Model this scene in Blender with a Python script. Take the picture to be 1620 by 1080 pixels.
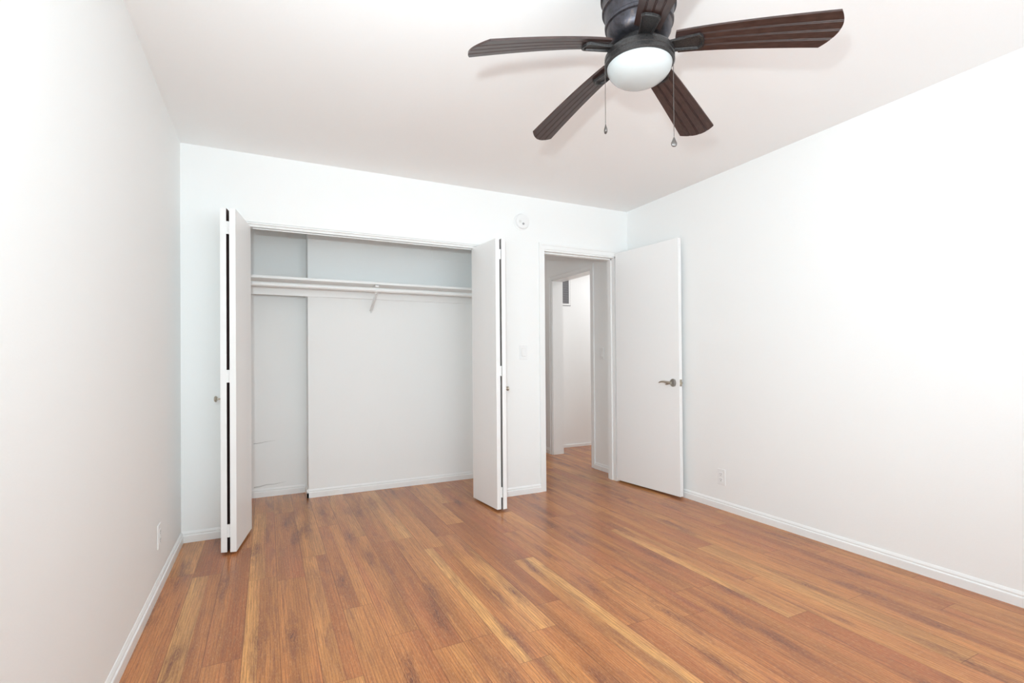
import bpy, bmesh, math, random
from mathutils import Vector, Matrix
R = math.radians
for o in list(bpy.data.objects): bpy.data.objects.remove(o)
scene = bpy.context.scene
COL = scene.collection

# ------------------------------------------------------------ camera
CAM = Vector((0.475, -3.607, 1.098))
YAW, PIT, ROL = R(26.2), R(0.43), R(-0.45)
fwd = Vector((math.sin(YAW)*math.cos(PIT), math.cos(YAW)*math.cos(PIT), math.sin(PIT)))
rt0 = Vector((math.cos(YAW), -math.sin(YAW), 0)); up0 = rt0.cross(fwd)
rt = math.cos(ROL)*rt0 + math.sin(ROL)*up0; up = -math.sin(ROL)*rt0 + math.cos(ROL)*up0
cd = bpy.data.cameras.new('camera'); cam = bpy.data.objects.new('camera', cd); COL.objects.link(cam)
cam.matrix_world = Matrix(((rt.x, up.x, -fwd.x, CAM.x), (rt.y, up.y, -fwd.y, CAM.y), (rt.z, up.z, -fwd.z, CAM.z), (0, 0, 0, 1)))
cd.sensor_fit = 'HORIZONTAL'; cd.sensor_width = 36.0
cd.lens = 36.0*785.97/1620; cd.shift_x = 0.0; cd.shift_y = 22.777/1620
cd.clip_start = 0.03; cd.clip_end = 60
scene.camera = cam

# ------------------------------------------------------------ world, lights, exposure
W, H = 3.433, 2.44          # room width, ceiling height
REAR = -4.75                # wall behind the camera
w = bpy.data.worlds.new('world'); scene.world = w; w.use_nodes = True
bg = w.node_tree.nodes['Background']; bg.inputs[0].default_value = (0.82, 0.90, 1.0, 1); bg.inputs[1].default_value = 2.0

def area(name, loc, target, sx, sy, power, col, spread=180):
    l = bpy.data.lights.new(name, 'AREA'); l.shape = 'RECTANGLE'; l.size = sx; l.size_y = sy
    l.energy = power; l.color = col; l.spread = R(spread)
    o = bpy.data.objects.new(name, l); COL.objects.link(o); o.location = loc
    o.rotation_euler = (Vector(target)-Vector(loc)).to_track_quat('-Z', 'Y').to_euler()
    return o
# daylight entering by the two windows behind the camera
area('window_daylight', (1.60, REAR+0.02, 1.45), (1.60, 0, 1.30), 1.9, 1.15, 15, (0.86, 0.95, 0.985))
area('side_window_daylight', (0.02, -3.10, 1.45), (3.4, -2.6, 1.35), 1.10, 1.10, 10, (0.80, 0.93, 1.0))
# up-lights added at the windows to brighten the ceiling, as if from sunlit ground
area('window_up_fill', (1.60, REAR+0.04, 1.40), (1.60, REAR+1.0, 2.35), 1.9, 1.05, 38, (0.845, 0.945, 1.0), 150)
area('side_window_up_fill', (0.04, -3.10, 1.40), (1.0, -3.0, 2.3), 1.10, 1.0, 16, (0.83, 0.94, 1.0), 150)
# unseen fill lights added to brighten the hall and the room beyond
area('hall_fill_light', (4.45, 0.85, 2.40), (4.45, 0.85, 0), 0.8, 0.8, 11, (0.97, 0.96, 0.97))
area('corridor_fill_light', (2.85, 1.9, 2.40), (2.85, 1.9, 0), 0.3, 0.3, 2.5, (1.0, 0.95, 0.93))  # added to lift the dark corridor walls
# the photographer's flash, just above the lens
sp = bpy.data.lights.new('camera_flash', 'SPOT'); sp.energy = 142; sp.spot_size = R(125); sp.spot_blend = 1.0; sp.shadow_soft_size = 0.03
sp.color = (0.83, 0.965, 1.0)
so = bpy.data.objects.new('camera_flash', sp); COL.objects.link(so); so.location = (0.385, -3.60, 1.305)
so.rotation_euler = (Vector((2.5, 0, 1.80))-so.location).to_track_quat('-Z', 'Y').to_euler()

vs = scene.view_settings
vs.view_transform = 'Standard'; vs.look = 'None'; vs.gamma = 1.0; vs.use_curve_mapping = False
vs.exposure = -0.12
scene.cycles.max_bounces = 12; scene.cycles.diffuse_bounces = 8

# ------------------------------------------------------------ materials
def new_mat(name):
    m = bpy.data.materials.new(name); m.use_nodes = True
    nt = m.node_tree; b = nt.nodes['Principled BSDF']
    return m, nt, b
def plain(name, col, rough=0.5, metal=0.0, spec=0.5, bump=0.0, bscale=200.0, var=0.0):
    m, nt, b = new_mat(name)
    b.inputs['Base Color'].default_value = (*col, 1); b.inputs['Roughness'].default_value = rough
    b.inputs['Metallic'].default_value = metal; b.inputs['Specular IOR Level'].default_value = spec
    tc = nt.nodes.new('ShaderNodeTexCoord')
    n = nt.nodes.new('ShaderNodeTexNoise'); n.inputs['Scale'].default_value = bscale; n.inputs['Detail'].default_value = 3
    nt.links.new(tc.outputs['Object'], n.inputs['Vector'])
    if bump:
        bp = nt.nodes.new('ShaderNodeBump'); bp.inputs['Strength'].default_value = bump; bp.inputs['Distance'].default_value = 0.002
        nt.links.new(n.outputs['Fac'], bp.inputs['Height']); nt.links.new(bp.outputs['Normal'], b.inputs['Normal'])
    if var:
        mx = nt.nodes.new('ShaderNodeMix'); mx.data_type = 'RGBA'
        mx.inputs['A'].default_value = (*[c*(1-var) for c in col], 1); mx.inputs['B'].default_value = (*[min(1, c*(1+var)) for c in col], 1)
        nt.links.new(n.outputs['Fac'], mx.inputs['Factor']); nt.links.new(mx.outputs['Result'], b.inputs['Base Color'])
    return m
M = {}
M['wall'] = plain('white_wall_paint', (0.895, 0.907, 0.902), 0.62, bump=0.12, bscale=130, spec=0.3)
M['ceiling'] = plain('ceiling_paint', (0.905, 0.91, 0.91), 0.8, bump=0.15, bscale=90, spec=0.2)
M['trim'] = plain('semi_gloss_trim_paint', (0.88, 0.89, 0.885), 0.32, bump=0.05, bscale=60)
M['door'] = plain('door_paint', (0.895, 0.90, 0.897), 0.42, bump=0.05, bscale=50)
M['plastic'] = plain('white_plastic', (0.86, 0.87, 0.87), 0.3)
M['switch'] = plain('switch_plastic', (0.80, 0.80, 0.79), 0.3)
M['dark_slot'] = plain('dark_slot', (0.10, 0.10, 0.10), 0.6)
M['crack'] = plain('crack_grey', (0.42, 0.42, 0.41), 0.8)
M['mark'] = plain('faint_scuff', (0.62, 0.63, 0.62), 0.8)
M['nickel'] = plain('satin_nickel', (0.50, 0.45, 0.38), 0.28, metal=1.0)
M['grille_dark'] = plain('grille_shadow', (0.10, 0.10, 0.11), 0.8)
M['grille'] = plain('grille_slat', (0.36, 0.36, 0.37), 0.5)
M['glass_opal'] = plain('opal_glass', (0.47, 0.485, 0.48), 0.22, spec=0.6)
M['chain'] = plain('chain_metal', (0.16, 0.145, 0.135), 0.38, metal=0.7)
M['pane'] = plain('pane', (0.9, 0.95, 1.0), 0.02)
pb = M['pane'].node_tree.nodes['Principled BSDF']; pb.inputs['Transmission Weight'].default_value = 1.0; pb.inputs['IOR'].default_value = 1.45

M['inner_dark'] = plain('brown_gap_shade', (0.10, 0.055, 0.05), 0.7)  # shade of the gap between the left leaves, painted on their inner faces
M['inner_grey'] = plain('grey_gap_shade', (0.30, 0.29, 0.28), 0.7)  # same painted gap shade, lighter, for the right pair
# aged bronze
m, nt, b = new_mat('aged_bronze'); M['bronze'] = m
tc = nt.nodes.new('ShaderNodeTexCoord')
n1 = nt.nodes.new('ShaderNodeTexNoise'); n1.inputs['Scale'].default_value = 26; n1.inputs['Detail'].default_value = 10; n1.inputs['Roughness'].default_value = 0.7; n1.inputs['Distortion'].default_value = 0.4
cr = nt.nodes.new('ShaderNodeValToRGB')
cr.color_ramp.elements[0].position = 0.35; cr.color_ramp.elements[0].color = (0.045, 0.040, 0.042, 1)
cr.color_ramp.elements[1].position = 0.68; cr.color_ramp.elements[1].color = (0.14, 0.115, 0.105, 1)
e = cr.color_ramp.elements.new(0.52); e.color = (0.075, 0.072, 0.085, 1)
nt.links.new(tc.outputs['Object'], n1.inputs['Vector']); nt.links.new(n1.outputs['Fac'], cr.inputs['Fac'])
nt.links.new(cr.outputs['Color'], b.inputs['Base Color'])
b.inputs['Metallic'].default_value = 0.8; b.inputs['Roughness'].default_value = 0.42
m, nt, b = new_mat('dark_bronze_casting'); M['iron'] = m
tc = nt.nodes.new('ShaderNodeTexCoord')
n1 = nt.nodes.new('ShaderNodeTexNoise'); n1.inputs['Scale'].default_value = 260; n1.inputs['Detail'].default_value = 4
cr = nt.nodes.new('ShaderNodeValToRGB')
cr.color_ramp.elements[0].position = 0.35; cr.color_ramp.elements[0].color = (0.020, 0.018, 0.018, 1)
cr.color_ramp.elements[1].position = 0.75; cr.color_ramp.elements[1].color = (0.06, 0.054, 0.052, 1)
nt.links.new(tc.outputs['Object'], n1.inputs['Vector']); nt.links.new(n1.outputs['Fac'], cr.inputs['Fac'])
nt.links.new(cr.outputs['Color'], b.inputs['Base Color'])
b.inputs['Metallic'].default_value = 0.35; b.inputs['Roughness'].default_value = 0.38
# blade
m, nt, b = new_mat('espresso_blade'); M['blade'] = m
tc = nt.nodes.new('ShaderNodeTexCoord'); mp = nt.nodes.new('ShaderNodeMapping'); mp.inputs['Scale'].default_value = (6, 160, 160)
n1 = nt.nodes.new('ShaderNodeTexNoise'); n1.inputs['Scale'].default_value = 1; n1.inputs['Detail'].default_value = 5
cr = nt.nodes.new('ShaderNodeValToRGB')
cr.color_ramp.elements[0].position = 0.3; cr.color_ramp.elements[0].color = (0.022, 0.0095, 0.008, 1)
cr.color_ramp.elements[1].position = 0.75; cr.color_ramp.elements[1].color = (0.058, 0.031, 0.026, 1)
nt.links.new(tc.outputs['Object'], mp.inputs['Vector']); nt.links.new(mp.outputs['Vector'], n1.inputs['Vector'])
nt.links.new(n1.outputs['Fac'], cr.inputs['Fac']); nt.links.new(cr.outputs['Color'], b.inputs['Base Color'])
b.inputs['Roughness'].default_value = 0.33; b.inputs['Specular IOR Level'].default_value = 0.6

# laminate floor: plank attributes 'tone' (value), 'hue' and 'seed' live on the faces of the floor mesh, UV = position inside the plank
m, nt, b = new_mat('oak_laminate'); M['floor'] = m
N = nt.nodes.new; L = nt.links.new
def math_n(op, a, bb=None, clamp=False):
    n = N('ShaderNodeMath'); n.operation = op; n.use_clamp = clamp
    for i, v in enumerate((a, bb)):
        if v is None: continue
        if isinstance(v, (int, float)): n.inputs[i].default_value = v
        else: L(v, n.inputs[i])
    return n.outputs[0]
def mix_n(fac, a, bb, mode='MIX'):
    n = N('ShaderNodeMix'); n.data_type = 'RGBA'; n.blend_type = mode
    for k, v in (('Factor', fac), ('A', a), ('B', bb)):
        if isinstance(v, (int, float)): n.inputs[k].default_value = v
        elif isinstance(v, tuple): n.inputs[k].default_value = (*v, 1)
        else: L(v, n.inputs[k])
    return n.outputs['Result']
at_t = N('ShaderNodeAttribute'); at_t.attribute_name = 'tone'
at_s = N('ShaderNodeAttribute'); at_s.attribute_name = 'seed'
uv = N('ShaderNodeUVMap'); uv.uv_map = 'plank'
geo = N('ShaderNodeNewGeometry'); sx = N('ShaderNodeSeparateXYZ'); L(geo.outputs['Position'], sx.inputs[0])
su = N('ShaderNodeSeparateXYZ'); L(uv.outputs['UV'], su.inputs[0])
def stretch(kx, ky, off):
    c = N('ShaderNodeCombineXYZ')
    L(math_n('MULTIPLY', sx.outputs[0], kx), c.inputs[0]); L(math_n('MULTIPLY', sx.outputs[1], ky), c.inputs[1])
    L(math_n('MULTIPLY', at_s.outputs['Fac'], off), c.inputs[2]); return c.outputs[0]
def noise(vec, detail, dist=0.0, rough=0.55):
    n = N('ShaderNodeTexNoise'); n.inputs['Scale'].default_value = 1; n.inputs['Detail'].default_value = detail
    n.inputs['Distortion'].default_value = dist; n.inputs['Roughness'].default_value = rough; L(vec, n.inputs['Vector']); return n.outputs['Fac']
def ramp(v, lo, hi):
    r = N('ShaderNodeMapRange'); r.clamp = True; L(v, r.inputs['Value']); r.inputs['From Min'].default_value = lo; r.inputs['From Max'].default_value = hi
    return r.outputs['Result']
tone = N('ShaderNodeValToRGB'); L(at_t.outputs['Fac'], tone.inputs['Fac'])
els = tone.color_ramp.elements
els[0].position = 0.0; els[0].color = (0.48, 0.168, 0.064, 1)
els[1].position = 1.0; els[1].color = (0.93, 0.52, 0.185, 1)
for p_, c_ in ((0.25, (0.575, 0.220, 0.080)), (0.5, (0.69, 0.292, 0.100)), (0.75, (0.80, 0.385, 0.130))):
    e = els.new(p_); e.color = (*c_, 1)
broad = noise(stretch(16, 0.9, 37), 2)                       # soft strips of colour along the plank
col = mix_n(ramp(broad, 0.40, 0.66), tone.outputs['Color'], (0.68, 0.66, 0.70), 'MULTIPLY')
red = noise(stretch(9, 0.9, 11), 1)
col = mix_n(math_n('MULTIPLY', ramp(red, 0.50, 0.70), 0.55), col, (0.520, 0.170, 0.078))
fig = noise(stretch(17, 1.7, 91), 5, 1.2)                    # heartwood figure and knots
col = mix_n(math_n('MULTIPLY', ramp(fig, 0.54, 0.74), 0.80), col, (0.215, 0.088, 0.056))
# knots: sparse stretched cells with rings around them
vo = N('ShaderNodeTexVoronoi'); vo.feature = 'F1'; vo.voronoi_dimensions = '2D'; vo.inputs['Scale'].default_value = 1.0
cmb = N('ShaderNodeCombineXYZ'); wob = math_n('MULTIPLY', math_n('SUBTRACT', noise(stretch(30, 8, 5), 2), 0.5), 0.55)
L(math_n('ADD', math_n('MULTIPLY', sx.outputs[0], 7.8), wob), cmb.inputs[0]); L(math_n('ADD', math_n('MULTIPLY', sx.outputs[1], 1.35), wob), cmb.inputs[1])
L(cmb.outputs[0], vo.inputs['Vector'])
kd = vo.outputs['Distance']
kn = math_n('SUBTRACT', 1.0, ramp(kd, 0.02, 0.31))
rings = math_n('ADD', math_n('MULTIPLY', math_n('SINE', math_n('MULTIPLY', kd, 95.0)), 0.25), 0.75)
sel = math_n('GREATER_THAN', math_n('FRACT', math_n('MULTIPLY', vo.outputs['Color'], 7.3)), 0.45)
col = mix_n(math_n('MULTIPLY', math_n('MULTIPLY', math_n('POWER', kn, 1.05), rings), math_n('MULTIPLY', sel, 0.95)), col, (0.155, 0.060, 0.045))
# cathedral grain lines
wv = N('ShaderNodeTexWave'); wv.wave_type = 'BANDS'; wv.bands_direction = 'X'
wv.inputs['Scale'].default_value = 1.0; wv.inputs['Distortion'].default_value = 9.0; wv.inputs['Detail'].default_value = 2; wv.inputs['Detail Scale'].default_value = 0.7
L(stretch(26, 1.5, 53), wv.inputs['Vector'])
col = mix_n(math_n('MULTIPLY', ramp(wv.outputs['Fac'], 0.78, 1.0), 0.42), col, (0.18, 0.075, 0.045))
fine = noise(stretch(300, 9, 7), 4, 0.3, 0.72)
col = mix_n(math_n('ADD', math_n('MULTIPLY', ramp(fine, 0.34, 0.58), 0.66), 0.34), (0.24, 0.095, 0.05), col)
fine2 = noise(stretch(900, 60, 3), 2)
col = mix_n(math_n('MULTIPLY', ramp(fine2, 0.54, 0.72), 0.40), col, (0.86, 0.52, 0.27))
# seams: U runs 0..1 over the plank width, V counts metres from the joint
eu = math_n('MINIMUM', su.outputs[0], math_n('SUBTRACT', 1.0, su.outputs[0]))
seam_u = math_n('LESS_THAN', eu, 0.011)
seam_v = math_n('LESS_THAN', math_n('MINIMUM', su.outputs[1], math_n('SUBTRACT', 1.2, su.outputs[1])), 0.0012)
seam = math_n('MAXIMUM', seam_u, seam_v)
col = mix_n(math_n('MULTIPLY', seam, 0.55), col, (0.12, 0.05, 0.03))
L(col, b.inputs['Base Color'])
L(math_n('ADD', math_n('MULTIPLY', fine, 0.12), 0.16), b.inputs['Roughness'])
b.inputs['Specular IOR Level'].default_value = 0.28
bp = N('ShaderNodeBump'); bp.inputs['Strength'].default_value = 0.10; bp.inputs['Distance'].default_value = 0.001
L(math_n('SUBTRACT', fine, seam), bp.inputs['Height']); L(bp.outputs['Normal'], b.inputs['Normal'])

# ------------------------------------------------------------ mesh helpers
def bx(bm, x0, x1, y0, y1, z0, z1, mi=0):
    v = [bm.verts.new((x, y, z)) for z in (z0, z1) for x, y in ((x0, y0), (x1, y0), (x1, y1), (x0, y1))]
    for f in ((3, 2, 1, 0), (4, 5, 6, 7), (0, 1, 5, 4), (1, 2, 6, 5), (2, 3, 7, 6), (3, 0, 4, 7)):
        bm.faces.new([v[i] for i in f]).material_index = mi
def obj(name, bm, mat, parent=None, bevel=0, smooth=False, seg=2, ang=30):
    bmesh.ops.recalc_face_normals(bm, faces=bm.faces)
    me = bpy.data.meshes.new(name); bm.to_mesh(me); bm.free()
    for mm in (mat if isinstance(mat, (list, tuple)) else [mat]): me.materials.append(mm)
    o = bpy.data.objects.new(name, me); COL.objects.link(o)
    if parent: o.parent = parent
    if smooth:
        for p in me.polygons: p.use_smooth = True
        me.set_sharp_from_angle(angle=R(40))
    if bevel:
        md = o.modifiers.new('bevel', 'BEVEL'); md.width = bevel; md.segments = seg; md.limit_method = 'ANGLE'; md.angle_limit = R(ang)
    return o
def struct(name, bm, mat, parent=None, **k):
    o = obj(name, bm, mat, parent, **k)
    if not parent: o['kind'] = 'structure'
    return o
def empty(name, loc=(0, 0, 0), rz=0):
    o = bpy.data.objects.new(name, None); COL.objects.link(o); o.location = loc; o.rotation_euler = (0, 0, rz)
    o.empty_display_size = 0.05; return o
def tag(o, label, cat, group=None):
    o['label'] = label; o['category'] = cat
    if group: o['group'] = group
    return o
def lathe(bm, prof, n=48, axis='Z', mi=0, cap0=True, cap1=True, M4=None):
    rings = []
    for r, z in prof:
        ring = []
        for i in range(n):
            a = 2*math.pi*i/n
            p = Vector((r*math.cos(a), r*math.sin(a), z))
            if axis == 'X': p = Vector((z, r*math.cos(a), r*math.sin(a)))
            if axis == 'Y': p = Vector((r*math.cos(a), z, r*math.sin(a)))
            if M4: p = M4 @ p
            ring.append(bm.verts.new(p))
        rings.append(ring)
    for a, b_ in zip(rings, rings[1:]):
        for i in range(n): bm.faces.new((a[i], a[(i+1) % n], b_[(i+1) % n], b_[i])).material_index = mi
    if cap0: bm.faces.new(rings[0][::-1]).material_index = mi
    if cap1: bm.faces.new(rings[-1]).material_index = mi
def tube(bm, pts, radii, n=12, flat=1.0):
    rings = []
    for i, p in enumerate(pts):
        p = Vector(p); d = (Vector(pts[min(i+1, len(pts)-1)])-Vector(pts[max(i-1, 0)])).normalized()
        ref = Vector((0, 0, 1)) if abs(d.z) < 0.9 else Vector((1, 0, 0))
        s = d.cross(ref).normalized(); u = s.cross(d)
        r = radii[i] if isinstance(radii, (list, tuple)) else radii
        rings.append([bm.verts.new(p + s*math.cos(2*math.pi*k/n)*r*flat + u*math.sin(2*math.pi*k/n)*r) for k in range(n)])
    for a, b_ in zip(rings, rings[1:]):
        for i in range(n): bm.faces.new((a[i], a[(i+1) % n], b_[(i+1) % n], b_[i]))
    bm.faces.new(rings[0][::-1]); bm.faces.new(rings[-1])
def extrude_profile(bm, prof, a, b_, out):
    """prof: (distance from wall, height); a->b along the wall; out: unit vector away from the wall. Mitred ends not needed."""
    a = Vector(a); b_ = Vector(b_); out = Vector(out)
    r0 = [bm.verts.new(a+out*d+Vector((0, 0, z))) for d, z in prof]; r1 = [bm.verts.new(b_+out*d+Vector((0, 0, z))) for d, z in prof]
    n = len(prof)
    for i in range(n): bm.faces.new((r0[i], r0[(i+1) % n], r1[(i+1) % n], r1[i]))
    bm.faces.new(r0[::-1]); bm.faces.new(r1)

# ------------------------------------------------------------ floor (one mesh of laminate planks)
PW, PL = 0.1285, 1.22
phase = {1: -.61, 2: -1.50, 3: -.785, 4: -.85, 5: -1.81, 6: -1.30, 10: -2.0, 13: -1.165, 14: -1.97, 15: -1.585, 17: -1.84,
         19: -2.23, 20: -1.90, 21: -1.49, 22: -2.25, 25: -1.85, 26: -2.26}
tones = {(10, -.8): (.85, .35), (13, -1.165): (.62, .88), (14, -1.97): (.12, .35), (21, -1.49): (.78, .70), (1, -.61): (.88, .35), (3, -.785): (.80, .5),
         (0, 0): (.08, .2), (3, .435): (.75, .4), (2, -.28): (.35, .12), (4, -.85): (.45, .50), (19, -1.01): (.80, .65), (20, -.68): (.30, .45),
         (4, .37): (.30, .25), (5, -.59): (.60, .20), (6, -.08): (.25, .5)}
rng = random.Random(11)
bm = bmesh.new(); uvl = bm.loops.layers.uv.new('plank')
ft = bm.faces.layers.float.new('tone'); fs = bm.faces.layers.float.new('seed')
FX0, FX1, FY0, FY1 = -0.02, 5.2, REAR-0.02, 3.2
lane = 0
while lane*PW < FX1:
    x0, x1 = max(lane*PW, FX0) if lane else FX0, min((lane+1)*PW, FX1)
    ph = phase.get(lane, -rng.random()*PL)
    k = math.floor((FY0-ph)/PL); y = ph+k*PL
    while y < FY1:
        a, c = max(y, FY0), min(y+PL, FY1)
        top = y+PL                       # joint farther from the camera; a plank is named by its far joint
        t1, t2 = rng.uniform(.15, .62), None
        t2 = min(1, max(0, t1+rng.uniform(-.22, .22)))
        for (ln, jy), tt in tones.items():
            if ln == lane and abs(jy-top) < 0.08: t1, t2 = tt
        seed = rng.random(); sp_ = rng.uniform(.35, .6); xm = lane*PW+PW*sp_
        if c-a > 1e-4:
            for (p0, p1, t) in ((x0, xm, t1), (xm, x1, t2)):
                vs_ = [bm.verts.new(q) for q in ((p0, a, 0), (p1, a, 0), (p1, c, 0), (p0, c, 0))]
                f = bm.faces.new(vs_); f[ft] = t; f[fs] = seed
                for lp in f.loops: lp[uvl].uv = ((lp.vert.co.x-lane*PW)/PW, (lp.vert.co.y-y)*1.2/PL)
        y += PL
    lane += 1
bx(bm, FX0, FX1, FY0, FY1, -0.06, -0.001)
me = bpy.data.meshes.new('floor'); bm.to_mesh(me); bm.free(); me.materials.append(M['floor'])
fo = bpy.data.objects.new('floor', me); COL.objects.link(fo); fo['kind'] = 'structure'

# ------------------------------------------------------------ shell
CLX0, CLX1 = 0.295, 2.050      # closet opening
CLZ = 2.000
DX0, DX1, DZ = 2.556, 3.300, 2.020   # doorway opening
T = 0.115                      # partition thickness
HX = 3.425                     # hall right wall plane
bm = bmesh.new()               # left wall with a side window behind the camera
SY0, SY1, SZ0, SZ1 = -3.70, -2.50, 0.88, 2.02
bx(bm, -0.12, 0, REAR-0.12, SY0, 0, H); bx(bm, -0.12, 0, SY1, 1.05, 0, H); bx(bm, -0.12, 0, SY0, SY1, 0, SZ0); bx(bm, -0.12, 0, SY0, SY1, SZ1, H)
struct('wall_left', bm, M['wall'])
bm = bmesh.new(); bx(bm, W, W+0.12, REAR-0.12, T, 0, H)
struct('wall_right', bm, M['wall'])
bm = bmesh.new()
bx(bm, 0, CLX0, 0, T, 0, H); bx(bm, CLX0, CLX1, 0, T, CLZ, H); bx(bm, CLX1, DX0, 0, T, 0, H); bx(bm, DX0, DX1, 0, T, DZ, H); bx(bm, DX1, W, 0, T, 0, H)
bmesh.ops.remove_doubles(bm, verts=bm.verts, dist=1e-5)
struct('wall_back', bm, M['wall'])
WX0, WX1, WZ0, WZ1 = 0.60, 2.60, 0.85, 2.05
bm = bmesh.new()
bx(bm, 0, WX0, REAR-0.12, REAR, 0, H); bx(bm, WX1, W, REAR-0.12, REAR, 0, H); bx(bm, WX0, WX1, REAR-0.12, REAR, 0, WZ0); bx(bm, WX0, WX1, REAR-0.12, REAR, WZ1, H)
struct('wall_rear', bm, M['wall'])
bm = bmesh.new(); bx(bm, -0.12, FX1, REAR-0.12, FY1, H, H+0.08)
struct('ceiling', bm, M['ceiling'])
# closet interior
BAYX, BAYY, MAINY, CRX = 0.768, 0.918, 0.712, 2.31
bm = bmesh.new(); bx(bm, 0, BAYX, BAYY, BAYY+0.1, 0, H)
wb = struct('wall_closet_bay', bm, M['wall'])
bm = bmesh.new(); bx(bm, BAYX, CRX, MAINY, MAINY+0.35, 0, H)
struct('wall_closet_back', bm, M['wall'])
bm = bmesh.new(); bx(bm, CRX, CRX+0.1, T, 3.1, 0, H)
struct('wall_closet_right', bm, M['wall'])
# crack and scuffs in the bay wall
def ribbon(name, pts, wdt, mat, parent):
    b2 = bmesh.new(); prev = None
    for i, (x, z) in enumerate(pts):
        ww = wdt*(1-i/(len(pts)-0.5))
        cur = [b2.verts.new((x, BAYY-0.0008, z-ww)), b2.verts.new((x, BAYY-0.0008, z+ww)), b2.verts.new((x, BAYY+0.001, z+ww)), b2.verts.new((x, BAYY+0.001, z-ww))]
        if prev:
            for a_ in range(4): b2.faces.new((prev[a_], prev[(a_+1) % 4], cur[(a_+1) % 4], cur[a_]))
        prev = cur
    return obj(name, b2, mat, parent)
ribbon('crack', [(0.372, .435), (0.40, .436), (.43, .439), (.455, .445), (.49, .447), (.53, .450)], 0.0024, M['crack'], wb)
ribbon('scuff', [(0.372, .082), (0.42, .086), (.46, .095), (.52, .094), (.57, .100), (.61, .104)], 0.006, M['mark'], wb)
# hall and the room beyond
OY0, OY1, OZ = 0.565, 1.335, 2.010
bm = bmesh.new()
bx(bm, HX, HX+0.14, T, OY0, 0, H); bx(bm, HX, HX+0.14, OY1, 3.1, 0, H); bx(bm, HX, HX+0.14, OY0, OY1, OZ, H)
struct('wall_hall_right', bm, M['wall'])
bm = bmesh.new(); bx(bm, CRX, HX+0.2, 3.1, 3.2, 0, H)
struct('wall_hall_end', bm, M['wall'])
FARY = 1.66
bm = bmesh.new(); bx(bm, HX+0.14, 5.2, FARY, FARY+0.1, 0, H)
struct('wall_far', bm, M['wall'])
bm = bmesh.new(); bx(bm, 5.1, 5.2, 0, FARY, 0, H); struct('wall_far_right', bm, M['wall'])
bm = bmesh.new(); bx(bm, HX+0.14, 5.1, 0, 0.1, 0, H); struct('wall_far_front', bm, M['wall'])

# windows behind the camera
def window(name, x0, x1, z0, z1, yy, loc=None, rz=0):
    f = bmesh.new(); t = 0.05
    bx(f, x0, x1, -0.09, -0.04, z0, z0+t); bx(f, x0, x1, -0.09, -0.04, z1-t, z1); bx(f, x0, x0+t, -0.09, -0.04, z0+t, z1-t); bx(f, x1-t, x1, -0.09, -0.04, z0+t, z1-t)
    bx(f, (x0+x1)/2-0.02, (x0+x1)/2+0.02, -0.09, -0.04, z0+t, z1-t)
    o = struct(name, f, M['trim'], bevel=0.003)
    p = bmesh.new(); bx(p, x0+t, x1-t, -0.068, -0.062, z0+t, z1-t); obj('pane', p, M['pane'], o)
    s = bmesh.new(); bx(s, x0-0.04, x1+0.04, -0.04, 0.04, z0-0.03, z0); obj('window_sill', s, M['trim'], o, bevel=0.004)
    o.location = loc; o.rotation_euler = (0, 0, rz); return o
window('window_1', WX0, WX1, WZ0, WZ1, 0, (0, REAR, 0))
window('window_2', -0.60, 0.60, SZ0, SZ1, 0, (0, -3.10, 0), R(-90))

# ------------------------------------------------------------ baseboards
BB = [(0, 0), (0.013, 0), (0.013, 0.040), (0.0115, 0.043), (0.0075, 0.046), (0.0085, 0.054), (0.0045, 0.062), (0.002, 0.066), (0, 0.066)]
def base(name, segs):
    b2 = bmesh.new()
    for a, c, o in segs: extrude_profile(b2, BB, a, c, o)
    return struct(name, b2, M['trim'])
base('baseboard_left', [((0, REAR, 0), (0, 0, 0), (1, 0, 0))])
base('baseboard_back', [((0.0, 0, 0), (CLX0, 0, 0), (0, -1, 0)), ((CLX1, 0, 0), (DX0-0.052, 0, 0), (0, -1, 0))])
base('baseboard_right', [((W, REAR, 0), (W, 0, 0), (-1, 0, 0))])
base('baseboard_closet', [((0, BAYY, 0), (BAYX-0.013, BAYY, 0), (0, -1, 0)), ((BAYX, BAYY, 0), (BAYX, MAINY-0.013, 0), (-1, 0, 0)), ((BAYX-0.013, MAINY, 0), (CRX, MAINY, 0), (0, -1, 0))])
base('baseboard_hall', [((HX, T, 0), (HX, OY0-0.055, 0), (-1, 0, 0)), ((HX, OY1+0.055, 0), (HX, 3.1, 0), (-1, 0, 0))])
bm = bmesh.new(); bx(bm, HX+0.14, 5.1, FARY-0.012, FARY, 0, 0.03); struct('baseboard_far', bm, M['trim'])

# ------------------------------------------------------------ trims
def casing(name, along, fixed, a0, a1, ztop, wid, depth, out, jamb_to=None):
    """door casing on a wall: along 'x' or 'y'; out = sign of the side it stands proud; jamb liner through the wall"""
    b2 = bmesh.new()
    def seg(u0, u1, z0, z1, d0, d1):
        if along == 'x': bx(b2, u0, u1, min(d0, d1), max(d0, d1), z0, z1)
        else: bx(b2, min(d0, d1), max(d0, d1), u0, u1, z0, z1)
    f = fixed; d = fixed+out*depth; s = fixed+out*depth*0.6; q = wid*0.35
    for (u0, u1, v0, v1) in ((a0-wid, a0-wid+q, a0-wid+q, a0), (a1+wid-q, a1+wid, a1, a1+wid-q)):
        seg(u0, u1, 0, ztop+wid-q, f, d); seg(v0, v1, 0, ztop, f, s)
    seg(a0-wid, a1+wid, ztop+wid-q, ztop+wid, f, d); seg(a0-wid+q, a1+wid-q, ztop, ztop+wid-q, f, s)
    return b2, seg
bm, seg = casing('c', 'x', 0.0, DX0, DX1, DZ, 0.052, 0.012, -1)
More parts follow.
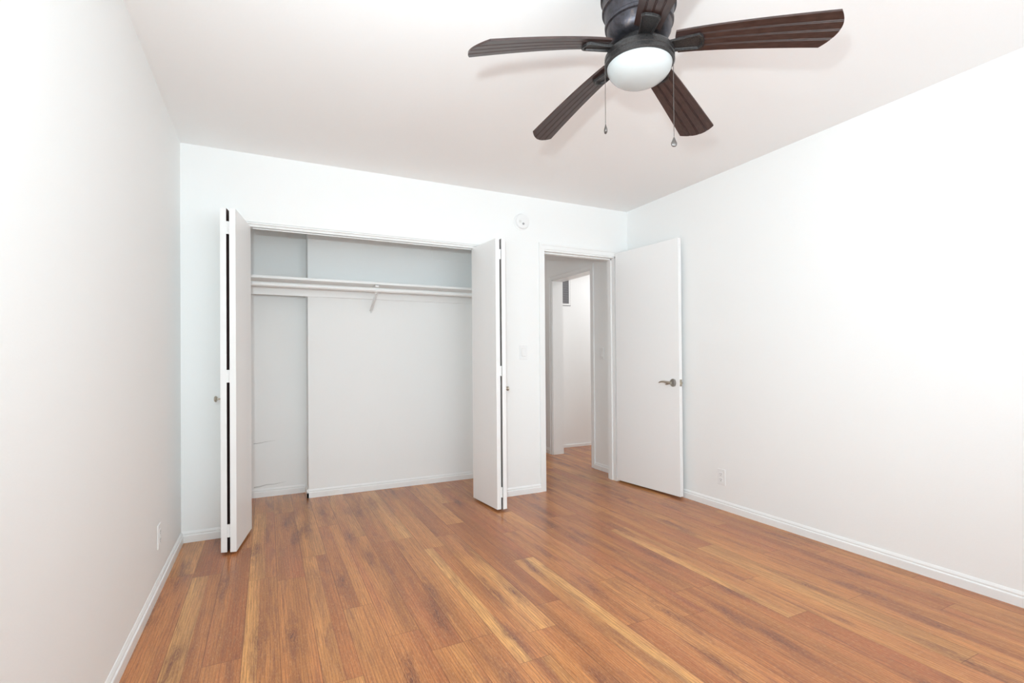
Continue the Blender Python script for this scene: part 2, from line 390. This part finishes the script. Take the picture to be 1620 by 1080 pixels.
# jamb liner and stop of the doorway
JT = 0.014
bx(bm, DX0, DX0+0.004, 0, T, 0, DZ); bx(bm, DX1-JT, DX1, 0, T, 0, DZ); bx(bm, DX0, DX1, 0, T, DZ-JT, DZ)
bx(bm, DX0+0.004, DX0+0.012, 0.045, 0.085, 0, DZ-JT); bx(bm, DX1-JT-0.010, DX1-JT, 0.045, 0.085, 0, DZ-JT); bx(bm, DX0, DX1, 0.045, 0.085, DZ-JT-0.010, DZ-JT)
struct('trim_1', bm, M['trim'])
bm, seg = casing('c', 'y', HX, OY0, OY1, OZ, 0.055, 0.012, -1)
bx(bm, HX, HX+0.14, OY0-0.001, OY0+0.012, 0, OZ); bx(bm, HX, HX+0.14, OY1-0.012, OY1+0.001, 0, OZ); bx(bm, HX, HX+0.14, OY0, OY1, OZ-0.012, OZ)
struct('trim_2', bm, M['trim'])
# closet head board
bm = bmesh.new(); bx(bm, CLX0, CLX1, 0.008, T-0.005, CLZ-0.010, CLZ); bx(bm, CLX0, CLX1, -0.001, 0.006, CLZ-0.0115, CLZ-0.0035)
struct('trim_3', bm, M['trim'])

# bifold track; last box is an added rear lip that casts the header shadow
bm = bmesh.new()
z1 = CLZ-0.010
bx(bm, CLX0+0.002, CLX1-0.002, 0.022, 0.060, z1-0.002, z1); bx(bm, CLX0+0.002, CLX1-0.002, 0.022, 0.025, z1-0.016, z1-0.002); bx(bm, CLX0+0.002, CLX1-0.002, 0.057, 0.060, z1-0.012, z1-0.002); bx(bm, 0.392, 1.925, 0.057, 0.062, z1-0.021, z1-0.010)
tag(obj('bifold_track', bm, M['trim']), 'white metal bifold door track along the top of the closet opening', 'door track')

# ------------------------------------------------------------ doors
def leaf_frame(name, near, far, z0):
    """Empty whose +x runs from the near end of the leaf to its far end"""
    n = Vector((*near, z0)); f = Vector((*far, z0)); d = f-n
    return empty(name, n, math.atan2(d.y, d.x)), d.length
LH = 1.965
def knob(parent, x, z, side, y):
    k = bmesh.new()
    prof = [(0.0085, 0), (0.0085, 0.002), (0.0052, 0.003), (0.0045, 0.018), (0.007, 0.024), (0.0155, 0.028), (0.0180, 0.033), (0.0155, 0.038), (0.006, 0.040)]
    M4 = Matrix.Translation((x, y, z)) @ Matrix.Rotation(R(90)*side, 4, 'X')
    lathe(k, prof, 24, M4=M4)
    return obj('door_knob', k, M['nickel'], parent, smooth=True)
def bifold(name, leaves, label, knob_leaf, knob_side):
    root = empty(name, (*leaves[0][0], 0.0)); root['kind'] = 'structure'
    panels = []
    for near, far in leaves:
        n, f = Vector((*near, 0)), Vector((*far, 0)); d = f-n; ln = d.length
        a = math.atan2(d.y, d.x)
        b2 = bmesh.new(); bx(b2, 0, ln, -0.0165, 0.0165, 0.014, 0.014+LH)
        M4 = Matrix.Translation(n-Vector((*leaves[0][0], 0))) @ Matrix.Rotation(a, 4, 'Z')
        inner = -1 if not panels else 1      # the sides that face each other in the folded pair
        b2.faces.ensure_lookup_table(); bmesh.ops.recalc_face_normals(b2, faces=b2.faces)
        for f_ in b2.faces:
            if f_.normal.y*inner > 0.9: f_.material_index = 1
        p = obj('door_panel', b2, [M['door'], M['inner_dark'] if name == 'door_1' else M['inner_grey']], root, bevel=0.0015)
        p.matrix_local = M4; panels.append(p)
    knob(panels[knob_leaf], 0.034, 0.885, knob_side, -0.0165 if knob_side > 0 else 0.0165)
    # hinges between the two near edges
    (n1, _), (n2, _) = leaves
    c = Vector(((n1[0]+n2[0])/2, min(n1[1], n2[1]), 0))-Vector((*leaves[0][0], 0))
    for z in (0.10, 0.98, 1.83):
        b2 = bmesh.new()
        gx = 0.0085
        bx(b2, c.x-gx, c.x+gx, c.y+0.0065, c.y+0.014, z, z+0.072)
        for k in range(5):
            lathe(b2, [(0.0042, z+k*0.0145), (0.0042, z+k*0.0145+0.0135)], 12, M4=Matrix.Translation((c.x, c.y+0.006, 0)))
        obj('hinge', b2, M['door'], root)
    root['label'] = label; root['category'] = 'closet door'
    return root
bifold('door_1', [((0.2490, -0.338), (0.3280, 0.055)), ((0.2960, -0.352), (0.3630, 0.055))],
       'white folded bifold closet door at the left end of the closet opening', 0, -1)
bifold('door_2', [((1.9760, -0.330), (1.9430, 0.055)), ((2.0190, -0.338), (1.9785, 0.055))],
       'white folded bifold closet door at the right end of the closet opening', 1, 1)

# entry door: hinged on the right jamb, opened against the right wall
near, far = Vector((3.3760, -0.700, 0)), Vector((3.2985, -0.016, 0))
d = near-far; DL = d.length
root = empty('door_3', far, math.atan2(d.y, d.x)); root['kind'] = 'structure'
root['label'] = 'white flush bedroom door with a nickel lever, open against the right wall'; root['category'] = 'door'
DT = 0.035                      # local x: hinge -> free edge, local y: + is away from the room side seen from the camera? (see sign below)
bm = bmesh.new(); bx(bm, 0, DL, -DT/2, DT/2, 0.016, 2.042)
obj('door_panel', bm, M['door'], root, bevel=0.002)
SD = -1                         # side facing the camera (local -y)
for sd in (-1, 1):
    bm = bmesh.new(); hx, hz = DL-0.062, 0.905
    M4 = Matrix.Translation((hx, sd*DT/2, hz)) @ Matrix.Rotation(-sd*R(-90), 4, 'X')
    lathe(bm, [(0.032, 0), (0.033, 0.003), (0.031, 0.007), (0.024, 0.010), (0.0125, 0.012), (0.0115, 0.030 if sd < 0 else 0.022), (0.008, 0.032 if sd < 0 else 0.023)], 32, M4=M4)
    q = 0.034 if sd < 0 else 0.022
    y = sd*(DT/2+q)
    tube(bm, [(hx+0.010, y, hz), (hx-0.01, y, hz+0.001), (hx-0.035, y*1.02, hz+0.005), (hx-0.06, y*1.05, hz+0.009), (hx-0.085, y*1.04, hz+0.008), (hx-0.105, y*0.98, hz+0.003), (hx-0.118, y*.93, hz-0.002)],
         [0.0105, 0.0115, 0.0095, 0.0075, 0.0065, 0.0055, 0.003], 14, flat=0.8)
    if sd == SD:
        tube(bm, [(hx-0.012, y, hz-0.006), (hx-0.030, y, hz-0.011), (hx-0.045, y, hz-0.012)], [0.006, 0.0065, 0.004], 10)
    obj('door_handle', bm, M['nickel'], root, smooth=True)
bm = bmesh.new(); bx(bm, DL-0.0005, DL+0.0015, -0.0125, 0.0125, 0.878, 0.932); bx(bm, DL+0.001, DL+0.011, -0.007, 0.008, 0.896, 0.914)
obj('latch_plate', bm, M['nickel'], root, bevel=0.002)
bm = bmesh.new(); lathe(bm, [(0.0055, 0.17), (0.0055, 0.26)], 12, M4=Matrix.Translation((-0.004, DT/2-0.002, 0)))
obj('hinge', bm, M['trim'], root)
# strike plate on the left jamb
bm = bmesh.new(); bx(bm, DX0+0.0035, DX0+0.006, 0.004, 0.034, 0.875, 0.935)
tag(obj('strike_plate', bm, M['trim'], bevel=0.001), 'small painted strike plate on the left jamb of the doorway', 'strike plate')

# ------------------------------------------------------------ closet shelf, rod, cleat, bracket
SF, SZ = 0.425, 1.7255
bm = bmesh.new(); bx(bm, 0.0, CRX, SF, MAINY, SZ-0.019, SZ)
tag(obj('closet_shelf', bm, M['trim'], bevel=0.002), 'long white shelf board across the upper closet', 'shelf')
bm = bmesh.new(); bx(bm, 0.0, CRX, MAINY-0.019, MAINY, SZ-0.019-0.088, SZ-0.0195)
tag(obj('shelf_cleat', bm, M['trim'], bevel=0.0015), 'flat white support board on the closet wall right under the shelf', 'shelf support')
bm = bmesh.new(); RY, RZ, RR = 0.452, 1.667, 0.0175
lathe(bm, [(RR, 0.003), (RR, CRX-0.003)], 32, axis='X', M4=Matrix.Translation((0, RY, RZ)))
tag(obj('closet_rod', bm, M['trim'], smooth=True), 'round white hanging rod running below the closet shelf', 'closet rod')
bxx = 1.262
root = tag(empty('shelf_bracket', (bxx, MAINY-0.019, 1.53)), 'small white bracket holding up the middle of the shelf and rod', 'bracket')
def loc(pts): return [(x, y-(MAINY-0.019), z-1.53) for x, y, z in pts]
def plate_poly(bm, pts, hw):
    """extruded polygon in the y-z plane"""
    a = [bm.verts.new((-hw, y-(MAINY-0.019), z-1.53)) for y, z in pts]; c = [bm.verts.new((hw, y-(MAINY-0.019), z-1.53)) for y, z in pts]
    n = len(pts)
    for i in range(n): bm.faces.new((a[i], a[(i+1) % n], c[(i+1) % n], c[i]))
    bm.faces.new(a[::-1]); bm.faces.new(c)
bm = bmesh.new()
plate_poly(bm, [(SF-0.004, SZ-0.021), (MAINY-0.020, SZ-0.021), (MAINY-0.020, SZ-0.024), (SF-0.004, SZ-0.024)], 0.012)
plate_poly(bm, [(SF-0.004, SZ-0.021), (SF-0.004, SZ-0.040), (SF-0.001, SZ-0.040), (SF-0.001, SZ-0.021)], 0.012)
obj('top_plate', bm, M['plastic'], root)
bm = bmesh.new()
plate_poly(bm, [(RY-0.030, 1.640), (RY-0.012, 1.632), (RY+0.004, 1.640), (MAINY-0.020, 1.525), (MAINY-0.020, 1.500), (RY+0.006, 1.622)], 0.0022)
plate_poly(bm, [(RY+0.001, 1.642), (MAINY-0.0205, 1.523), (MAINY-0.0205, 1.518), (RY+0.001, 1.637)], 0.011)
obj('brace', bm, M['plastic'], root)
bm = bmesh.new()
hk = []
for i in range(13):
    a = R(-180+i*15); hk.append((RY-0.001+math.cos(a)*(RR+0.001), RZ+math.sin(a)*(RR+0.001)))
for i in range(12, -1, -1):
    a = R(-180+i*15); hk.append((RY-0.001+math.cos(a)*(RR+0.005), RZ+math.sin(a)*(RR+0.005)))
plate_poly(bm, hk, 0.013)
obj('rod_hook', bm, M['plastic'], root)

# access panel high on the closet back wall
bm = bmesh.new(); bx(bm, 1.80, 2.26, MAINY-0.006, MAINY, 2.005, 2.395)
tag(obj('access_panel', bm, M['wall'], bevel=0.0015), 'white access panel high on the closet back wall, beside the right bifold door', 'access panel')

# ------------------------------------------------------------ electrical plates
def plate(name, kind, label, cat, M4, group=None):
    """local frame: x across, z up, -y out of the wall"""
    root = empty(name); root.matrix_world = M4
    b2 = bmesh.new(); bx(b2, -0.0355, 0.0355, -0.0055, 0, -0.0575, 0.0575)
    obj('cover_plate', b2, M['plastic'], root, bevel=0.003, seg=3)
    if kind == 'switch':
        b2 = bmesh.new(); bx(b2, -0.0185, 0.0185, -0.0065, -0.005, -0.0355, 0.0355); obj('switch_frame', b2, M['switch'], root, bevel=0.0008)
        b2 = bmesh.new(); v = [(-0.0065, -0.0325), (-0.0125, -0.031), (-0.0075, 0.0325), (-0.0065, 0.0325)]
        a = [b2.verts.new((-0.0155, y, z)) for y, z in v]; c = [b2.verts.new((0.0155, y, z)) for y, z in v]
        for i in range(4): b2.faces.new((a[i], a[(i+1) % 4], c[(i+1) % 4], c[i]))
        b2.faces.new(a[::-1]); b2.faces.new(c); obj('rocker', b2, M['plastic'], root, bevel=0.0008)
    else:
        for zc in (0.0195, -0.0195):
            b2 = bmesh.new(); bx(b2, -0.0168, 0.0168, -0.0072, -0.005, zc-0.0145, zc+0.0145)
            s = obj('socket', b2, M['plastic'], root, bevel=0.0015)
            b2 = bmesh.new()
            bx(b2, -0.0075, -0.0055, -0.0076, -0.0070, zc-0.001, zc+0.007); bx(b2, 0.0055, 0.0075, -0.0076, -0.0070, zc-0.001, zc+0.007)
            lathe(b2, [(0.0026, -0.0076), (0.0026, -0.0070)], 12, axis='Y', M4=Matrix.Translation((0, 0, zc-0.0075)))
            obj('slot', b2, M['dark_slot'], s)
    for zc in ((0.048, -0.048) if kind == 'switch' else (0.0,)):
        b2 = bmesh.new(); lathe(b2, [(0.0028, -0.0062), (0.0028, -0.0054)], 12, axis='Y', M4=Matrix.Translation((0, 0, zc)))
        obj('screw', b2, M['switch'], root)
    return tag(root, label, cat, group)
def on_back(x, y, z): return Matrix.Translation((x, y, z))
def on_right(x, y, z): return Matrix.Translation((x, y, z)) @ Matrix.Rotation(R(-90), 4, 'Z')
def on_left(x, y, z): return Matrix.Translation((x, y, z)) @ Matrix.Rotation(R(90), 4, 'Z')
plate('light_switch', 'switch', 'white rocker light switch on the narrow wall between closet and doorway', 'light switch', on_back(2.353, 0, 1.157))
plate('light_switch', 'switch', 'light switch on the hall wall seen through the doorway', 'light switch', on_right(HX, 0.387, 1.152))
plate('wall_outlet', 'outlet', 'white wall outlet low on the right wall near the open door', 'outlet', on_right(W, -1.030, 0.235))
plate('wall_outlet', 'outlet', 'white wall outlet seen edge-on low on the left wall', 'outlet', on_left(0, -0.695, 0.261))

# smoke detector
root = tag(empty('smoke_detector', (2.343, 0, 2.224)), 'round white smoke detector on the wall above the light switch', 'smoke detector')
bm = bmesh.new(); lathe(bm, [(0.068, 0.0), (0.068, -0.008), (0.063, -0.011)], 48, axis='Y'); obj('base', bm, M['plastic'], root, smooth=True)
bm = bmesh.new(); lathe(bm, [(0.060, -0.010), (0.0605, -0.026), (0.057, -0.033), (0.050, -0.0355), (0.02, -0.037)], 48, axis='Y'); obj('cover', bm, M['plastic'], root, smooth=True)
bm = bmesh.new(); lathe(bm, [(0.0095, -0.036), (0.0095, -0.0385), (0.008, -0.0392)], 24, axis='Y', M4=Matrix.Translation((0.001, 0, -0.023))); obj('test_button', bm, M['grille'], root, smooth=True)
bm = bmesh.new()
for k in range(3): bx(bm, -0.036+k*0.007, -0.033+k*0.007, -0.0372, -0.0350, -0.016, 0.004)
obj('sounder_slots', bm, M['mark'], root)

# return-air grille on the far wall
root = tag(empty('vent_grille', (3.76, FARY, 1.955)), 'white framed dark vent grille on the far wall beyond the hall doorway', 'vent')
gw, gh = 0.125, 0.185
bm = bmesh.new(); t = 0.022
bx(bm, -gw, gw, -0.010, 0, -gh, -gh+t); bx(bm, -gw, gw, -0.010, 0, gh-t, gh); bx(bm, -gw, -gw+t, -0.010, 0, -gh+t, gh-t); bx(bm, gw-t, gw, -0.010, 0, -gh+t, gh-t)
obj('frame', bm, M['trim'], root, bevel=0.001)
bm = bmesh.new(); bx(bm, -gw-0.006, gw+0.006, -0.002, 0, -gh-0.006, gh+0.006); obj('shadow_backing', bm, M['grille_dark'], root)  # dark plate behind the slats; its rim past the frame paints the gap shadow
bm = bmesh.new()
for k in range(26):
    z = -gh+t+0.006+k*(2*gh-2*t)/26
    bx(bm, -gw+t, gw-t, -0.0075, -0.0025, z, z+0.0045)
bx(bm, -0.004, 0.004, -0.009, -0.002, -gh+t, gh-t)
obj('louvers', bm, M['grille'], root)

# ------------------------------------------------------------ ceiling fan
HUB = Vector((1.620, -2.284, 0))
fan = tag(empty('ceiling_fan', (HUB.x, HUB.y, H)), 'dark bronze five-blade ceiling fan with a white dome light, mounted flush to the ceiling', 'ceiling fan')
def zz(z): return z-H
bm = bmesh.new()
lathe(bm, [(0.132, 0), (0.134, -0.010), (0.131, -0.020), (0.127, -0.060), (0.1250, -0.095), (0.1285, -0.099), (0.1285, -0.108), (0.1225, -0.111), (0.1205, -0.140), (0.1240, -0.144), (0.1240, -0.153),
           (0.117, -0.156), (0.112, -0.195), (0.1155, -0.199), (0.1145, -0.208), (0.1085, -0.211), (0.106, -0.235), (0.096, -0.252), (0.084, -0.258), (0.06, -0.260)], 72)
obj('motor_housing', bm, M['bronze'], fan, smooth=True)
bm = bmesh.new()
lathe(bm, [(0.066, -0.259), (0.070, -0.268), (0.070, -0.286), (0.066, -0.288)], 48)
obj('rotor_collar', bm, M['iron'], fan, smooth=True)
FD = -0.023
bm = bmesh.new()
lathe(bm, [(r_, z_+FD) for r_, z_ in [(0.066, -0.262), (0.086, -0.264), (0.102, -0.270), (0.112, -0.279), (0.1165, -0.287), (0.1165, -0.301), (0.1145, -0.303), (0.1145, -0.306), (0.1165, -0.308), (0.1165, -0.317), (0.112, -0.322), (0.106, -0.322)]], 72)
obj('light_fitter', bm, M['iron'], fan, smooth=True)
bm = bmesh.new()
prof = [(0.109, -0.318+FD)]
for i in range(1, 13):
    a = i/12*math.pi/2; prof.append((0.109*math.cos(a)**0.85 if i < 12 else 0.001, -0.318+FD-0.062*math.sin(a)))
lathe(bm, prof, 64)
obj('glass_shade', bm, M['glass_opal'], fan, smooth=True)

# blades: local x outward, y across, underside grooved; droop and pitch are real curvature
def blade_mesh():
    b2 = bmesh.new(); r0, r1 = 0.118, 0.586
    nu, nv = 26, 33
    grooves = (-0.5, 0.0, 0.5)
    def half(u): return 0.043+0.0225*u
    def pt(u, v, side):
        # v in -1..1; tip: skewed arc
        hw = half(u)
        tipcut = 0.027*(v+0.35)**2
        rr0 = r0+0.006*v*v
        x = rr0+(r1-tipcut-rr0)*u
        y = v*hw
        droop = -0.088*((x-r0)/(r1-r0))**1.25
        z = droop
        if side == 0:
            for g in grooves:
                for off in (-0.04, 0.04):
                    dd = abs(v-(g+off))
                    if dd < 0.022: z += 0.0022*(1-dd/0.022)
        else:
            z += 0.007
        return (x, y, z)
    vsx = sorted(set([-1+2*j/(nv-1) for j in range(nv)] + [g+o+k for g in grooves for o in (-0.04, 0.04) for k in (-0.022, 0, 0.022)]))
    g0 = [[b2.verts.new(pt(i/nu, v, 0)) for v in vsx] for i in range(nu+1)]
    g1 = [[b2.verts.new(pt(i/nu, v, 1)) for v in vsx] for i in range(nu+1)]
    n = len(vsx)
    for i in range(nu):
        for j in range(n-1):
            b2.faces.new((g0[i][j], g0[i][j+1], g0[i+1][j+1], g0[i+1][j])); b2.faces.new((g1[i][j], g1[i+1][j], g1[i+1][j+1], g1[i][j+1]))
        b2.faces.new((g0[i][0], g0[i+1][0], g1[i+1][0], g1[i][0])); b2.faces.new((g0[i][-1], g1[i][-1], g1[i+1][-1], g0[i+1][-1]))
    for j in range(n-1):
        b2.faces.new((g0[0][j], g1[0][j], g1[0][j+1], g0[0][j+1])); b2.faces.new((g0[-1][j], g0[-1][j+1], g1[-1][j+1], g1[-1][j]))
    return b2
def bracket_mesh():
    """rimmed trapezoid holder under the blade root"""
    b2 = bmesh.new()
    def ring(x0, x1, w0, w1, z, rnd=0.010):
        pts = [(x0, -w0), (x1-rnd, -w1), (x1, -w1+rnd), (x1+0.004, 0), (x1, w1-rnd), (x1-rnd, w1), (x0, w0)]
        return [b2.verts.new((x, y, z-0.088*max(0, (x-0.118)/0.468)**1.25)) for x, y in pts]
    a = ring(0.080, 0.205, 0.020, 0.031, 0.000); bq = ring(0.080, 0.204, 0.020, 0.030, -0.009)
    c = ring(0.088, 0.198, 0.0155, 0.0255, -0.009); dd = ring(0.090, 0.196, 0.0135, 0.0235, -0.0025)
    n = 7
    for p, q in ((a, bq), (bq, c), (c, dd)):
        for i in range(n): b2.faces.new((p[i], p[(i+1) % n], q[(i+1) % n], q[i]))
    b2.faces.new(a[::-1]); b2.faces.new(dd)
    return b2
blade_me = None; PITCH = -13
for i, ang in enumerate((-47.7, 26.0, 98.8, 170.3, 241.0)):
    if blade_me is None:
        bl = obj('blade', blade_mesh(), M['blade'], fan, smooth=True); br = obj('blade_bracket', bracket_mesh(), M['iron'], bl, bevel=0.001)
        blade_me, brk_me = bl.data, br
    else:
        b0, br0 = bl, br
        bl = b0.copy(); COL.objects.link(bl); bl.parent = fan
        br = br0.copy(); COL.objects.link(br); br.parent = bl
    bl.matrix_local = Matrix.Rotation(R(ang), 4, 'Z') @ Matrix.Translation((0, 0, zz(2.150))) @ Matrix.Rotation(R(PITCH), 4, 'X')
    br.matrix_local = Matrix.Translation((0, 0, -0.002))
# pull chains with drops
def chain(dx, dy, ztop, zbot, rot):
    b2 = bmesh.new(); n = int((ztop-zbot)/0.0042)
    tube(b2, [(dx*0.93, dy*0.93, ztop+0.004), (dx, dy, ztop), (dx, dy, zbot)], 0.0008, 6)
    for k in range(n):
        z = ztop-k*0.0042
        lathe(b2, [(0.0004, z+0.0014), (0.0014, z+0.0005), (0.0014, z-0.0005), (0.0004, z-0.0014)], 6, M4=Matrix.Translation((dx, dy, 0)))
    c = obj('pull_chain', b2, M['chain'], fan, smooth=True)
    b2 = bmesh.new()
    M4 = Matrix.Translation((dx, dy, zbot)) @ Matrix.Rotation(R(rot), 4, 'Z') @ Matrix.Diagonal((1, 0.55, 1, 1))
    lathe(b2, [(0.002, 0.0), (0.0035, -0.004), (0.006, -0.010), (0.0095, -0.017), (0.0108, -0.022), (0.0095, -0.028), (0.006, -0.0315), (0.001, -0.0325)], 24, M4=M4)
    obj('fob', b2, M['chain'], c, smooth=True)
import mathutils
ru = Vector((rt0.x, rt0.y, 0))
chain(-0.117*math.cos(R(26.2)), 0.117*math.sin(R(26.2)), zz(2.103), zz(1.900), 60)
chain(0.1165*math.cos(R(26.2)), -0.1165*math.sin(R(26.2)), zz(2.103), zz(1.853), -20)
